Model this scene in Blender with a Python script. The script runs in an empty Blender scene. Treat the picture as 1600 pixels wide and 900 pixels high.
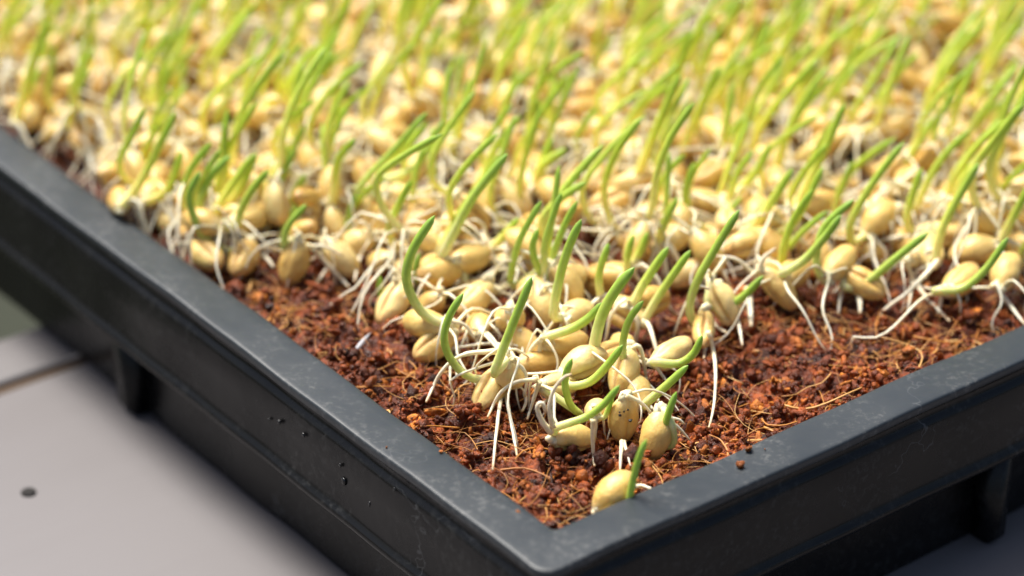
import bpy, math, random
import numpy as np
from math import radians, sin, cos, pi

# ------------------------------------------------------------------ camera
S = 0.001                                   # everything below is in millimetres
scene = bpy.context.scene
F_PX, W_PX, H_PX = 4537.0, 1600.0, 900.0    # focal length in photo pixels
TH = radians(29.8)                          # camera looks down by this much
D0 = 313.0                                  # depth of the tray's inner corner
FWD = np.array([0, cos(TH), -sin(TH)]); RGT = np.array([1.0, 0, 0]); UP = np.cross(RGT, FWD)
CAM = -D0 * (FWD + RGT * (865 - 800) / F_PX + UP * (450 - 828) / F_PX)
cam = bpy.data.cameras.new('camera'); camo = bpy.data.objects.new('camera', cam)
scene.collection.objects.link(camo)
camo.location = CAM * S; camo.rotation_euler = (pi / 2 - TH, 0, 0)
cam.sensor_width = 36; cam.lens = 36 * F_PX / W_PX
cam.clip_start = 0.01; cam.clip_end = 50
cam.dof.use_dof = True
cam.dof.focus_distance = 0.333
cam.dof.aperture_fstop = 12.5
cam.dof.aperture_blades = 7
scene.camera = camo

# ------------------------------------------------------------------ light
SUN_EL, SUN_AZ = 63.0, -44.0                 # azimuth clockwise from +Y (straight away from the camera)
world = bpy.data.worlds.new('World'); scene.world = world; world.use_nodes = True
wn = world.node_tree.nodes; wl = world.node_tree.links
bg = wn['Background']; sky = wn.new('ShaderNodeTexSky'); sky.sky_type = 'NISHITA'
sky.sun_disc = False; sky.sun_elevation = radians(SUN_EL); sky.sun_rotation = radians(SUN_AZ)
sky.air_density = 1.0; sky.dust_density = 4.5; sky.ozone_density = 1.0
wl.new(sky.outputs[0], bg.inputs[0]); bg.inputs[1].default_value = 0.09
sun = bpy.data.lights.new('sun', 'SUN'); suno = bpy.data.objects.new('sun', sun)
scene.collection.objects.link(suno)
sun.energy = 4.8; sun.angle = radians(28); sun.color = (1.0, 0.965, 0.90)
suno.rotation_euler = (radians(90 - SUN_EL), 0, radians(180 - SUN_AZ))
suno.location = (0.3, 0.3, 0.6)
scene.view_settings.view_transform = 'Standard'; scene.view_settings.look = 'None'
scene.view_settings.gamma = 1; scene.view_settings.use_curve_mapping = False
scene.view_settings.exposure = 0.66
scene.cycles.use_denoising = True
scene.cycles.max_bounces = 10
scene.cycles.sample_clamp_indirect = 6

rng = np.random.default_rng(7); random.seed(7)

# ------------------------------------------------------------------ pixel helpers
def ray(px, py):
    return FWD + RGT * (px - 800) / F_PX + UP * (450 - py) / F_PX
def on_z(px, py, z):
    d = ray(px, py); return CAM + d * (z - CAM[2]) / d[2]
def on_y(px, py, y):
    d = ray(px, py); return CAM + d * (y - CAM[1]) / d[1]
def to_px(P):
    P = np.atleast_2d(P); V = P - CAM; z = V @ FWD
    return np.c_[800 + F_PX * (V @ RGT) / z, 450 - F_PX * (V @ UP) / z, z]

PHI = radians(37.39)
A = np.array([cos(PHI), sin(PHI), 0]); B = np.array([-sin(PHI), cos(PHI), 0])   # the two inner rim edges
TRAY_A, TRAY_B = 152.0, 160.0
SOIL_Z = -2.6
def tray_uv(P):
    P = np.atleast_2d(P); return P @ A, P @ B

# ------------------------------------------------------------------ materials
def new_mat(name):
    m = bpy.data.materials.new(name); m.use_nodes = True
    nt = m.node_tree; b = nt.nodes['Principled BSDF']
    return m, nt, b
def N(nt, t, **k):
    n = nt.nodes.new(t)
    for a, v in k.items():
        if a in n.inputs: n.inputs[a].default_value = v
        else: setattr(n, a, v)
    return n
def ramp(nt, stops, fac=None):
    r = nt.nodes.new('ShaderNodeValToRGB'); e = r.color_ramp.elements
    while len(e) < len(stops): e.new(0.5)
    for i, (p, c) in enumerate(stops):
        e[i].position = p; e[i].color = (*c, 1)
    if fac is not None: nt.links.new(fac, r.inputs[0])
    return r
def noise(nt, scale, detail=4, rough=0.55, vec=None):
    n = N(nt, 'ShaderNodeTexNoise'); n.inputs['Scale'].default_value = scale
    n.inputs['Detail'].default_value = detail; n.inputs['Roughness'].default_value = rough
    if vec is not None: nt.links.new(vec, n.inputs['Vector'])
    return n
def mixc(nt, mode, fac, a, b):
    m = nt.nodes.new('ShaderNodeMix'); m.data_type = 'RGBA'; m.blend_type = mode
    for sock, v in ((m.inputs[0], fac), (m.inputs[6], a), (m.inputs[7], b)):
        if hasattr(v, 'links') or hasattr(v, 'is_linked'): nt.links.new(v, sock)
        elif isinstance(v, (int, float)): sock.default_value = v
        else: sock.default_value = (*v, 1)
    return m.outputs[2]
def bump(nt, b, h, strength, dist):
    n = nt.nodes.new('ShaderNodeBump'); n.inputs['Strength'].default_value = strength
    n.inputs['Distance'].default_value = dist
    nt.links.new(h, n.inputs['Height']); nt.links.new(n.outputs[0], b.inputs['Normal'])
    return n
def geo_pos(nt):
    return nt.nodes.new('ShaderNodeNewGeometry').outputs['Position']
def attr(nt, name):
    a = nt.nodes.new('ShaderNodeAttribute'); a.attribute_name = name
    s = nt.nodes.new('ShaderNodeSeparateColor'); nt.links.new(a.outputs['Color'], s.inputs[0])
    return s.outputs

def mat_grain():
    m, nt, b = new_mat('wheat_grain'); k = attr(nt, 'k')      # k = crease, along, random
    base = ramp(nt, [(0, (0.60, 0.37, 0.09)), (0.35, (0.71, 0.48, 0.14)), (0.7, (0.78, 0.57, 0.20)), (1, (0.82, 0.65, 0.29))], k[2])
    p = geo_pos(nt)
    n1 = noise(nt, 420, 3, 0.6, p)
    c = mixc(nt, 'MULTIPLY', 0.55, base.outputs[0], ramp(nt, [(0.3, (0.80, 0.66, 0.46)), (0.62, (1, 1, 1))], n1.outputs[0]).outputs[0])
    st = ramp(nt, [(0.60, (0, 0, 0)), (0.72, (0.55, 0.55, 0.55))], noise(nt, 330, 4, 0.7, p).outputs[0])
    c = mixc(nt, 'MIX', st.outputs[0], c, (0.42, 0.23, 0.07))
    c = mixc(nt, 'MIX', k[0], c, (0.36, 0.16, 0.035))
    tip = ramp(nt, [(0.80, (0, 0, 0)), (0.97, (0.6, 0.6, 0.6))], k[1])
    c = mixc(nt, 'MIX', tip.outputs[0], c, (0.52, 0.31, 0.12))
    emb = ramp(nt, [(0.03, (0.75, 0.75, 0.75)), (0.22, (0, 0, 0))], k[1])
    c = mixc(nt, 'MIX', emb.outputs[0], c, (0.84, 0.70, 0.38))
    nt.links.new(c, b.inputs['Base Color'])
    b.inputs['Roughness'].default_value = 0.40
    b.inputs['Subsurface Weight'].default_value = 0.35
    b.inputs['Subsurface Radius'].default_value = (1.0, 0.55, 0.2)
    b.inputs['Subsurface Scale'].default_value = 0.0011
    b.inputs['Coat Weight'].default_value = 0.08; b.inputs['Coat Roughness'].default_value = 0.2
    bump(nt, b, noise(nt, 900, 5, 0.65, p).outputs[0], 0.5, 0.0004)
    return m
def mat_shoot():
    m, nt, b = new_mat('green_shoot'); k = attr(nt, 'k')      # k = along, yellowness, random
    base = ramp(nt, [(0, (0.90, 0.88, 0.68)), (0.22, (0.82, 0.85, 0.48)), (0.48, (0.57, 0.70, 0.19)), (0.82, (0.39, 0.57, 0.11)), (1, (0.30, 0.48, 0.11))], k[0])
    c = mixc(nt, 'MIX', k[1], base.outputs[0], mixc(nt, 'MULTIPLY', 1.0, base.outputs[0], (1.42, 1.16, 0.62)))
    n1 = noise(nt, 900, 2, 0.5, geo_pos(nt))
    c = mixc(nt, 'MULTIPLY', 0.5, c, ramp(nt, [(0.3, (0.78, 0.82, 0.6)), (0.6, (1, 1, 1))], n1.outputs[0]).outputs[0])
    c = mixc(nt, 'MULTIPLY', 0.5, c, ramp(nt, [(0.2, (0.80, 0.86, 0.62)), (0.8, (1, 1, 1))], k[2]).outputs[0])   # faint veins
    nt.links.new(c, b.inputs['Base Color'])
    b.inputs['Roughness'].default_value = 0.40
    b.inputs['Subsurface Weight'].default_value = 0.5
    b.inputs['Subsurface Radius'].default_value = (0.7, 1.0, 0.25)
    b.inputs['Subsurface Scale'].default_value = 0.0008
    tr = nt.nodes.new('ShaderNodeBsdfTranslucent'); nt.links.new(c, tr.inputs[0])
    mx = nt.nodes.new('ShaderNodeMixShader'); mx.inputs[0].default_value = 0.28
    nt.links.new(b.outputs[0], mx.inputs[1]); nt.links.new(tr.outputs[0], mx.inputs[2])
    nt.links.new(mx.outputs[0], nt.nodes['Material Output'].inputs[0])
    return m
def mat_root():
    m, nt, b = new_mat('white_root'); k = attr(nt, 'k')
    base = ramp(nt, [(0, (0.82, 0.71, 0.42)), (0.3, (0.80, 0.74, 0.56)), (0.85, (0.72, 0.66, 0.52)), (1, (0.5, 0.36, 0.2))], k[0])
    n1 = noise(nt, 700, 3, 0.6, geo_pos(nt))
    c = mixc(nt, 'MULTIPLY', 0.5, base.outputs[0], ramp(nt, [(0.32, (0.72, 0.60, 0.45)), (0.52, (1, 1, 1))], n1.outputs[0]).outputs[0])
    nt.links.new(c, b.inputs['Base Color'])
    b.inputs['Roughness'].default_value = 0.42
    b.inputs['Subsurface Weight'].default_value = 0.5
    b.inputs['Subsurface Radius'].default_value = (1, 0.85, 0.6)
    b.inputs['Subsurface Scale'].default_value = 0.0006
    return m
def mat_soil(name):
    m, nt, b = new_mat(name); k = attr(nt, 'k')
    p = geo_pos(nt)
    base = ramp(nt, [(0, (0.045, 0.010, 0.003)), (0.30, (0.16, 0.031, 0.005)), (0.7, (0.40, 0.088, 0.011)), (1, (0.74, 0.26, 0.035))], k[0])
    n1 = noise(nt, 1500, 5, 0.65, p); n2 = noise(nt, 260, 3, 0.6, p)
    c = mixc(nt, 'MULTIPLY', 0.85, base.outputs[0], ramp(nt, [(0.32, (0.35, 0.28, 0.25)), (0.62, (1.15, 1.1, 1.0))], n1.outputs[0]).outputs[0])
    c = mixc(nt, 'MULTIPLY', 0.75, c, ramp(nt, [(0.38, (0.30, 0.25, 0.22)), (0.56, (1, 1, 1))], n2.outputs[0]).outputs[0])
    nt.links.new(c, b.inputs['Base Color'])
    r = ramp(nt, [(0.35, (0.20, 0.20, 0.20)), (0.65, (0.52, 0.52, 0.52))], n1.outputs[0])
    nt.links.new(r.outputs[0], b.inputs['Roughness'])
    b.inputs['Specular IOR Level'].default_value = 0.4
    bump(nt, b, noise(nt, 2600, 4, 0.65, p).outputs[0], 0.9, 0.0004)
    return m
def mat_fibre():
    m, nt, b = new_mat('coir_fibre'); k = attr(nt, 'k')
    base = ramp(nt, [(0, (0.30, 0.10, 0.018)), (0.5, (0.52, 0.22, 0.04)), (1, (0.70, 0.42, 0.15))], k[1])
    nt.links.new(base.outputs[0], b.inputs['Base Color']); b.inputs['Roughness'].default_value = 0.45
    return m
def mat_plastic(name, dusty_sky):
    m, nt, b = new_mat(name); p = geo_pos(nt)
    n1 = noise(nt, 95, 6, 0.65, p); n2 = noise(nt, 1100, 4, 0.7, p); n3 = noise(nt, 30, 3, 0.5, p)
    dust = ramp(nt, [(0.44, (0, 0, 0)), (0.62, (1, 1, 1))], n1.outputs[0])
    speck = ramp(nt, [(0.50, (0, 0, 0)), (0.72, (1, 1, 1))], n2.outputs[0])
    mul = N(nt, 'ShaderNodeMath', operation='MULTIPLY'); nt.links.new(dust.outputs[0], mul.inputs[0]); nt.links.new(speck.outputs[0], mul.inputs[1])
    mu2 = N(nt, 'ShaderNodeMath', operation='MULTIPLY'); nt.links.new(mul.outputs[0], mu2.inputs[0]); mu2.inputs[1].default_value = 0.6 if dusty_sky else 0.16
    c = mixc(nt, 'MIX', n3.outputs[0], *(((0.014, 0.019, 0.023), (0.027, 0.033, 0.039)) if dusty_sky else ((0.003, 0.003, 0.0032), (0.006, 0.0057, 0.006))))  # rim base: dust tone with the sky's blue-grey reflection painted in
    c = mixc(nt, 'MIX', mu2.outputs[0], c, (0.15, 0.15, 0.145))
    # fine pale scratches
    vo = N(nt, 'ShaderNodeTexVoronoi', feature='DISTANCE_TO_EDGE'); vo.inputs['Scale'].default_value = 85
    w = noise(nt, 160, 3, 0.6, p)
    wp = nt.nodes.new('ShaderNodeVectorMath'); wp.operation = 'SCALE'; nt.links.new(w.outputs['Color'], wp.inputs[0]); wp.inputs['Scale'].default_value = 0.014
    wa = nt.nodes.new('ShaderNodeVectorMath'); wa.operation = 'ADD'; nt.links.new(wp.outputs[0], wa.inputs[0]); nt.links.new(p, wa.inputs[1])
    nt.links.new(wa.outputs[0], vo.inputs['Vector'])
    sc = ramp(nt, [(0.0, (1, 1, 1)), (0.012, (0, 0, 0))], vo.outputs['Distance'])
    gate = ramp(nt, [(0.53, (0, 0, 0)), (0.64, (0.30, 0.30, 0.30))], noise(nt, 55, 2, 0.5, p).outputs[0])
    ms = N(nt, 'ShaderNodeMath', operation='MULTIPLY'); nt.links.new(sc.outputs[0], ms.inputs[0]); nt.links.new(gate.outputs[0], ms.inputs[1])
    c = mixc(nt, 'MIX', ms.outputs[0], c, (0.16, 0.165, 0.17))
    nt.links.new(c, b.inputs['Base Color'])
    r = ramp(nt, [(0.3, (0.34, 0.34, 0.34)), (0.7, (0.50, 0.50, 0.50))] if dusty_sky else [(0.3, (0.18, 0.18, 0.18)), (0.7, (0.36, 0.36, 0.36))], n1.outputs[0])
    nt.links.new(r.outputs[0], b.inputs['Roughness'])
    b.inputs['Specular IOR Level'].default_value = 0.42 if dusty_sky else 0.24
    bump(nt, b, noise(nt, 70, 4, 0.5, p).outputs[0], 0.25, 0.001)
    return m
def mat_board():
    m, nt, b = new_mat('painted_board'); p = geo_pos(nt)
    mp = nt.nodes.new('ShaderNodeMapping'); mp.inputs['Rotation'].default_value = (0, 0, -PHI); nt.links.new(p, mp.inputs[0])
    m2 = nt.nodes.new('ShaderNodeMapping'); m2.inputs['Scale'].default_value = (0.12, 1, 1); nt.links.new(mp.outputs[0], m2.inputs[0])
    n1 = noise(nt, 60, 5, 0.6, m2.outputs[0]); n2 = noise(nt, 14, 3, 0.5, p)
    c = mixc(nt, 'MIX', n2.outputs[0], (0.112, 0.103, 0.104), (0.148, 0.137, 0.139))
    c = mixc(nt, 'MULTIPLY', 0.25, c, ramp(nt, [(0.35, (0.75, 0.72, 0.7)), (0.6, (1, 1, 1))], n1.outputs[0]).outputs[0])
    nt.links.new(c, b.inputs['Base Color']); b.inputs['Roughness'].default_value = 0.6
    bump(nt, b, n1.outputs[0], 0.15, 0.001)
    return m
def mat_flat(name, col, rough=0.6):
    m, nt, b = new_mat(name); n1 = noise(nt, 300, 4, 0.6, geo_pos(nt))
    c = mixc(nt, 'MULTIPLY', 0.6, col, ramp(nt, [(0.3, (0.5, 0.5, 0.5)), (0.65, (1, 1, 1))], n1.outputs[0]).outputs[0])
    nt.links.new(c, b.inputs['Base Color']); b.inputs['Roughness'].default_value = rough
    return m
M = dict(grain=mat_grain(), shoot=mat_shoot(), root=mat_root(), soil=mat_soil('coco_soil'), fibre=mat_fibre(),
         plastic=mat_plastic('black_plastic', False), rim=mat_plastic('dusty_sky_tinted_plastic', True), board=mat_board(), nail=mat_flat('rusty_nail', (0.012, 0.010, 0.009), 0.9),
         seam_shade=mat_flat('brown_seam_shade', (0.06, 0.035, 0.018), 0.9), earth=mat_flat('dark_earth', (0.018, 0.022, 0.009), 0.9), white=mat_flat('white_flake', (0.48, 0.48, 0.50), 0.5),
         dark=mat_flat('dark_speck', (0.02, 0.015, 0.012), 0.5), drop=mat_flat('black_blister', (0.006, 0.006, 0.007), 0.25))

# ------------------------------------------------------------------ mesh helpers
def link(o, parent=None):
    scene.collection.objects.link(o)
    if parent is not None: o.parent = parent
    return o
def empty(name, loc, label=None, cat=None, group=None, kind=None):
    o = bpy.data.objects.new(name, None); o.location = np.asarray(loc) * S; o.empty_display_size = 0.003
    link(o); tag(o, label, cat, group, kind); o['_l'] = 0; del o['_l']
    return o
def tag(o, label=None, cat=None, group=None, kind=None):
    for k_, v in (('label', label), ('category', cat), ('group', group), ('kind', kind)):
        if v: o[k_] = v
    return o
def build(name, parts, mats, parent=None, origin=None, smooth=True):
    """parts: list of (verts mm world, faces, k (n,3), material index)"""
    if origin is None:
        origin = np.array(parent.location) / S if parent is not None else np.zeros(3)
        top = parent
        while top is not None and top.parent is not None:
            top = top.parent; origin = origin + np.array(top.location) / S
    vs, loops, starts, totals, ks, mi = [], [], [], [], [], []
    off = 0; ls = 0
    for v, f, k, m_i in parts:
        vs.append(v)
        ks.append(np.ones((len(v), 3)) * 0.5 if k is None else k)
        for fa in f if isinstance(f, (list, tuple)) else [f]:
            fa = np.asarray(fa)
            if not len(fa): continue
            n, c = fa.shape
            loops.append((fa + off).ravel()); starts.append(ls + np.arange(n) * c); totals.append(np.full(n, c)); mi.append(np.full(n, m_i))
            ls += n * c
        off += len(v)
    v = (np.concatenate(vs) - origin) * S; ks = np.concatenate(ks)
    me = bpy.data.meshes.new(name)
    me.vertices.add(len(v)); me.vertices.foreach_set('co', v.astype(np.float32).ravel())
    L = np.concatenate(loops).astype(np.int32); me.loops.add(len(L)); me.loops.foreach_set('vertex_index', L)
    st = np.concatenate(starts).astype(np.int32); me.polygons.add(len(st)); me.polygons.foreach_set('loop_start', st)
    me.polygons.foreach_set('material_index', np.concatenate(mi).astype(np.int32))
    if smooth: me.polygons.foreach_set('use_smooth', np.ones(len(st), bool))
    at = me.attributes.new('k', 'FLOAT_COLOR', 'POINT')
    at.data.foreach_set('color', np.c_[ks, np.ones(len(ks))].astype(np.float32).ravel())
    me.update(calc_edges=True)
    for m_ in mats: me.materials.append(m_)
    o = bpy.data.objects.new(name, me)
    if parent is None: o.location = origin * S
    return link(o, parent)
def spline(P, n):
    P = np.asarray(P, float)
    if len(P) == 2: P = np.array([P[0], (P[0] + P[1]) / 2, P[1]])
    Q = np.vstack([2 * P[0] - P[1], P, 2 * P[-1] - P[-2]])
    seg = len(P) - 1; t = np.linspace(0, seg - 1e-6, n); i = t.astype(int); u = (t - i)[:, None]
    a, b, c, d = Q[i], Q[i + 1], Q[i + 2], Q[i + 3]
    C = 0.5 * (2 * b + (c - a) * u + (2 * a - 5 * b + 4 * c - d) * u**2 + (3 * b - a - 3 * c + d) * u**3)
    l = np.r_[0, np.cumsum(np.linalg.norm(np.diff(C, axis=0), axis=1))]
    tt = np.linspace(0, l[-1], n)
    return np.c_[[np.interp(tt, l, C[:, j]) for j in range(3)]].T, l[-1]
_face_cache = {}
def ring_faces(n, m):
    if (n, m) not in _face_cache:
        i = np.arange(n - 1)[:, None] * m; j = np.arange(m)[None]; j2 = (j + 1) % m
        q = np.stack([i + j, i + j2, i + m + j2, i + m + j], -1).reshape(-1, 4)
        c0, c1 = n * m, n * m + 1; jj = np.arange(m); jn = (jj + 1) % m
        t = np.r_[np.c_[np.full(m, c0), jn, jj], np.c_[np.full(m, c1), (n - 1) * m + jj, (n - 1) * m + jn]]
        _face_cache[(n, m)] = (q, t)
    return _face_cache[(n, m)]
def tube(P, rad, n=14, m=8, flat=1.0, k1=0.5, k2=0.5, wob=0.0):
    """swept tube; rad(t) in mm with t in 0..1; k = (t, k1, k2)"""
    C, L = spline(P, n)
    T = np.gradient(C, axis=0); T /= np.linalg.norm(T, axis=1)[:, None] + 1e-12
    nrm = np.cross(T[0], [0.3, 0.9, 0.31]); nrm /= np.linalg.norm(nrm)
    t = np.linspace(0, 1, n); R = rad(t, L)
    ang = np.arange(m) * 2 * pi / m; V = np.empty((n, m, 3))
    if n <= 10:
        ref = np.array([0.31, -0.62, 0.72]) if abs(T[:, 2]).max() < 0.6 else np.array([0.93, 0.36, -0.05])
        NR = np.cross(T, ref); NR /= np.linalg.norm(NR, axis=1)[:, None] + 1e-9; BI = np.cross(T, NR)
        V[:] = C[:, None] + (np.cos(ang)[None] * R[:, None])[..., None] * NR[:, None] + (np.sin(ang)[None] * R[:, None] * flat)[..., None] * BI[:, None]
    else:
      for i in range(n):
        nrm = nrm - T[i] * (nrm @ T[i]); nrm /= np.linalg.norm(nrm); bi = np.cross(T[i], nrm)
        rr = R[i] * (1 + (rng.normal(0, wob, m) if wob else 0))
        V[i] = C[i] + (np.cos(ang) * rr)[:, None] * nrm + (np.sin(ang) * rr * flat)[:, None] * bi
    V = np.vstack([V.reshape(-1, 3), C[0], C[-1] + T[-1] * R[-1] * 0.6])
    k = np.c_[np.r_[np.repeat(t, m), 0, 1], np.full(n * m + 2, k1), np.r_[np.tile(np.arange(m) % 2 * 1.0, n), .5, .5]]
    return V, list(ring_faces(n, m)), k
def r_shoot(r):
    def f(t, L):
        tipl = min(0.45, 3.6 * r / L); s = np.clip((1 - t) / tipl, 0, 1)
        return r * (1.08 - 0.20 * t) * np.maximum(0.12, np.sqrt(1 - (1 - s) ** 2.0))
    return f
def r_root(r):
    return lambda t, L: r * (1.2 - 0.62 * t) * (1 + 0.25 * np.exp(-t * 14))
def grain_mesh(C, d, length=6.4, width=3.5, roll=0.0, nu=16, nv=18, kr=0.5, crease=1.0):
    """d points from the embryo end to the brush end; roll turns the crease about d (0 = crease facing down)"""
    d = d / np.linalg.norm(d)
    up = np.array([0, 0, 1.0]) if abs(d[2]) < 0.95 else np.array([0, -1.0, 0])
    s = np.cross(d, up); s /= np.linalg.norm(s); w = np.cross(s, d)
    cr, sr = cos(roll), sin(roll); s, w = cr * s + sr * w, -sr * s + cr * w
    u = 0.5 - 0.5 * np.cos(np.linspace(0.10, pi - 0.10, nu))
    x = 2 * u - 1
    prof = np.where(x < 0, np.power(np.clip(1 - np.abs(x) ** 2.1, 0, 1), 0.60), np.power(np.clip(1 - np.abs(x) ** 3.6, 0, 1), 0.55) * (1 - 0.20 * x ** 2))
    prof = prof * (1 + 0.05 * np.cos(3 * x + 0.4))
    base = np.linspace(0, 2 * pi, nv, endpoint=False)
    ang = base + 0.42 * np.sin(base - pi / 2 - pi) * 0 ; a0 = -pi / 2
    rel = np.linspace(-1, 1, nv, endpoint=False); ang = a0 + pi * np.sign(rel) * np.abs(rel) ** 1.7   # denser near the crease
    dr = np.abs(rel) ** 1.7 * pi
    g = np.exp(-(dr / 0.15) ** 2)
    env = np.sin(pi * np.clip(u * 1.02, 0, 1)) ** 0.5
    ph = rng.uniform(0, 6.28, 4)
    R = prof[:, None] * (1 - 0.27 * crease * g[None] * env[:, None]) * (1 + 0.035 * np.sin(2 * ang[None] + 4 * u[:, None] + ph[0]) + 0.025 * np.sin(5 * u[:, None] * pi + 3 * ang[None] + ph[1]))
    R *= 1 + 0.07 * np.clip((u[:, None] - 0.72) / 0.28, 0, 1) * np.sin(7 * ang[None] + ph[2]) * np.cos(3 * ang[None] + ph[3])
    R *= 1 + 0.05 * crease * np.exp(-((dr - 0.75) / 0.4) ** 2)[None]
    bend = 0.18 * (1 - x ** 2) * (width / 2)
    cx = np.cos(ang) * R * width / 2; cz = np.sin(ang) * R * width / 2 * 0.94 + bend[:, None]
    V = C + (x[:, None, None] * length / 2) * d + cx[..., None] * s + cz[..., None] * w
    V = np.vstack([V.reshape(-1, 3), C - d * length / 2 * 1.01, C + d * length / 2 * 1.0])
    kc = (g[None] * env[:, None] * 0.75 * crease)
    k = np.c_[np.r_[kc.ravel(), 0, 0.2], np.r_[np.repeat(u, nv), 0, 1], np.full(nu * nv + 2, kr)]
    q, t = ring_faces(nu, nv)
    return V, [q[:, ::-1], t[:, ::-1]], k
def icosphere(level):
    g = (1 + 5 ** 0.5) / 2
    v = [(-1, g, 0), (1, g, 0), (-1, -g, 0), (1, -g, 0), (0, -1, g), (0, 1, g), (0, -1, -g), (0, 1, -g), (g, 0, -1), (g, 0, 1), (-g, 0, -1), (-g, 0, 1)]
    f = [(0, 11, 5), (0, 5, 1), (0, 1, 7), (0, 7, 10), (0, 10, 11), (1, 5, 9), (5, 11, 4), (11, 10, 2), (10, 7, 6), (7, 1, 8), (3, 9, 4), (3, 4, 2), (3, 2, 6), (3, 6, 8), (3, 8, 9), (4, 9, 5), (2, 4, 11), (6, 2, 10), (8, 6, 7), (9, 8, 1)]
    v = [np.array(p) / np.linalg.norm(p) for p in v]
    for _ in range(level):
        mid = {}; nf = []
        def mp(a, b):
            key = (min(a, b), max(a, b))
            if key not in mid:
                p = v[a] + v[b]; v.append(p / np.linalg.norm(p)); mid[key] = len(v) - 1
            return mid[key]
        for a, b, c in f:
            ab, bc, ca = mp(a, b), mp(b, c), mp(c, a)
            nf += [(a, ab, ca), (b, bc, ab), (c, ca, bc), (ab, bc, ca)]
        f = nf
    return np.array(v), np.array(f)
ICO = {l: icosphere(l) for l in (0, 1, 2)}
def rand_rot():
    q = rng.normal(size=4); q /= np.linalg.norm(q); w, x, y, z = q
    return np.array([[1 - 2 * (y * y + z * z), 2 * (x * y - z * w), 2 * (x * z + y * w)], [2 * (x * y + z * w), 1 - 2 * (x * x + z * z), 2 * (y * z - x * w)], [2 * (x * z - y * w), 2 * (y * z + x * w), 1 - 2 * (x * x + y * y)]])
def lump(c, r, level=1, rough=0.25, stretch=None, shade=0.5):
    v, f = ICO[level]
    w1, w2, w3 = rng.normal(0, 2.0, (3, 3)); p = rng.uniform(0, 6.28, 3)
    d = 1 + rough * (np.sin(v @ w1 + p[0]) + 0.7 * np.sin(v @ w2 * 1.7 + p[1]) + 0.5 * np.sin(v @ w3 * 2.6 + p[2])) + rng.normal(0, rough * 0.38, len(v))
    st = rng.uniform(0.5, 1.5, 3) if stretch is None else np.array(stretch)
    V = (v * d[:, None] * st) @ rand_rot().T * r + c
    return V, f, np.c_[np.full(len(v), shade), np.zeros(len(v)), np.full(len(v), rng.random())]

# ------------------------------------------------------------------ soil height
_sw = rng.normal(0, 1, (14, 2)); _sp = rng.uniform(0, 6.28, 14); _sf = np.geomspace(0.08, 1.5, 14)
def soil_h(x, y):
    h = 0
    for i in range(14):
        w = _sw[i] / np.linalg.norm(_sw[i]) * _sf[i]
        h = h + np.sin(x * w[0] + y * w[1] + _sp[i]) * 0.16 / (0.6 + 1.1 * _sf[i])
    return SOIL_Z + h

_lat = rng.random(65536)
def vnoise(x, y, per, seed):
    x = np.asarray(x, float) / per + seed * 17.3; y = np.asarray(y, float) / per + seed * 9.1
    ix, iy = np.floor(x).astype(int), np.floor(y).astype(int); fx, fy = x - ix, y - iy
    fx = fx * fx * (3 - 2 * fx); fy = fy * fy * (3 - 2 * fy)
    h = lambda i, j: _lat[(i * 15731 + j * 78917 + seed * 1013) % 65536]
    return (h(ix, iy) * (1 - fx) + h(ix + 1, iy) * fx) * (1 - fy) + (h(ix, iy + 1) * (1 - fx) + h(ix + 1, iy + 1) * fx) * fy
def billow(x, y):
    """crumbly clods with sharp gaps between them, about 0 in the mean"""
    wx = x + 0.9 * (vnoise(x, y, 2.1, 11) - 0.5); wy = y + 0.9 * (vnoise(x, y, 2.1, 12) - 0.5)
    h = -1.3
    for per, am, sd in ((5.5, 1.3, 1), (2.6, 1.6, 2), (1.15, 0.8, 3), (0.6, 0.40, 4)):
        h = h + am * np.abs(2 * vnoise(wx, wy, per, sd) - 1)
    return h
def soil_surf(x, y):
    c = np.hypot(x, y)
    return soil_h(x, y) + billow(x, y) - 1.1 * np.exp(-c / 14.0)

# ------------------------------------------------------------------ the table of painted boards
TABLE_Z = -25.6
table = empty('plank_table', (0, 0, TABLE_Z - 20), 'pale grey painted plank table under the black tray', 'table')
seam = (on_z(0, 612, TABLE_Z) + on_z(110, 559, TABLE_Z)) / 2
seam_v = float(seam @ B)
def box(u0, u1, v0, v1, z0, z1, bev=0.6):
    """bevelled slab in tray axes"""
    pr = [(0, z0), (0, z1 - bev), (bev * 0.3, z1 - bev * 0.3), (bev, z1)]
    rows = []
    for ins, z in pr:
        rows.append([A * a + B * b + np.array([0, 0, z]) for a, b in ((u0 + ins, v0 + ins), (u1 - ins, v0 + ins), (u1 - ins, v1 - ins), (u0 + ins, v1 - ins))])
    V = np.array(rows).reshape(-1, 3); f = []
    for r in range(3):
        for j in range(4): f.append((r * 4 + j, r * 4 + (j + 1) % 4, r * 4 + 4 + (j + 1) % 4, r * 4 + 4 + j))
    f += [(12, 13, 14, 15), (3, 2, 1, 0)]
    return V, np.array(f), None, 0
far_v = float(on_z(0, 530, TABLE_Z) @ B)                     # far edge of the table
build('board', [box(-420, 420, seam_v + 1.3, far_v, TABLE_Z - 20, TABLE_Z)], [M['board']], table, smooth=False)
v = seam_v - 1.3
for i in range(4):
    build('board', [box(-420, 420, v - 118, v, TABLE_Z - 20, TABLE_Z)], [M['board']], table, smooth=False); v -= 120.6
build('seam_shade_strip', [box(-419, 419, seam_v - 1.25, seam_v + 1.25, TABLE_Z - 6, TABLE_Z - 0.8, 0.2)], [M['seam_shade']], table, smooth=False)  # added brown strip standing in for the shade in the open board gap
g = np.array([(-6e3, -6e3), (6e3, -6e3), (6e3, 6e3), (-6e3, 6e3)], float)
gr = build('ground', [(np.c_[g, np.full(4, -420.0)], np.array([[0, 1, 2, 3]]), None, 0)], [M['earth']], smooth=False)
tag(gr, 'dark green earth far below the plank table', None, None, 'structure')
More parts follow.
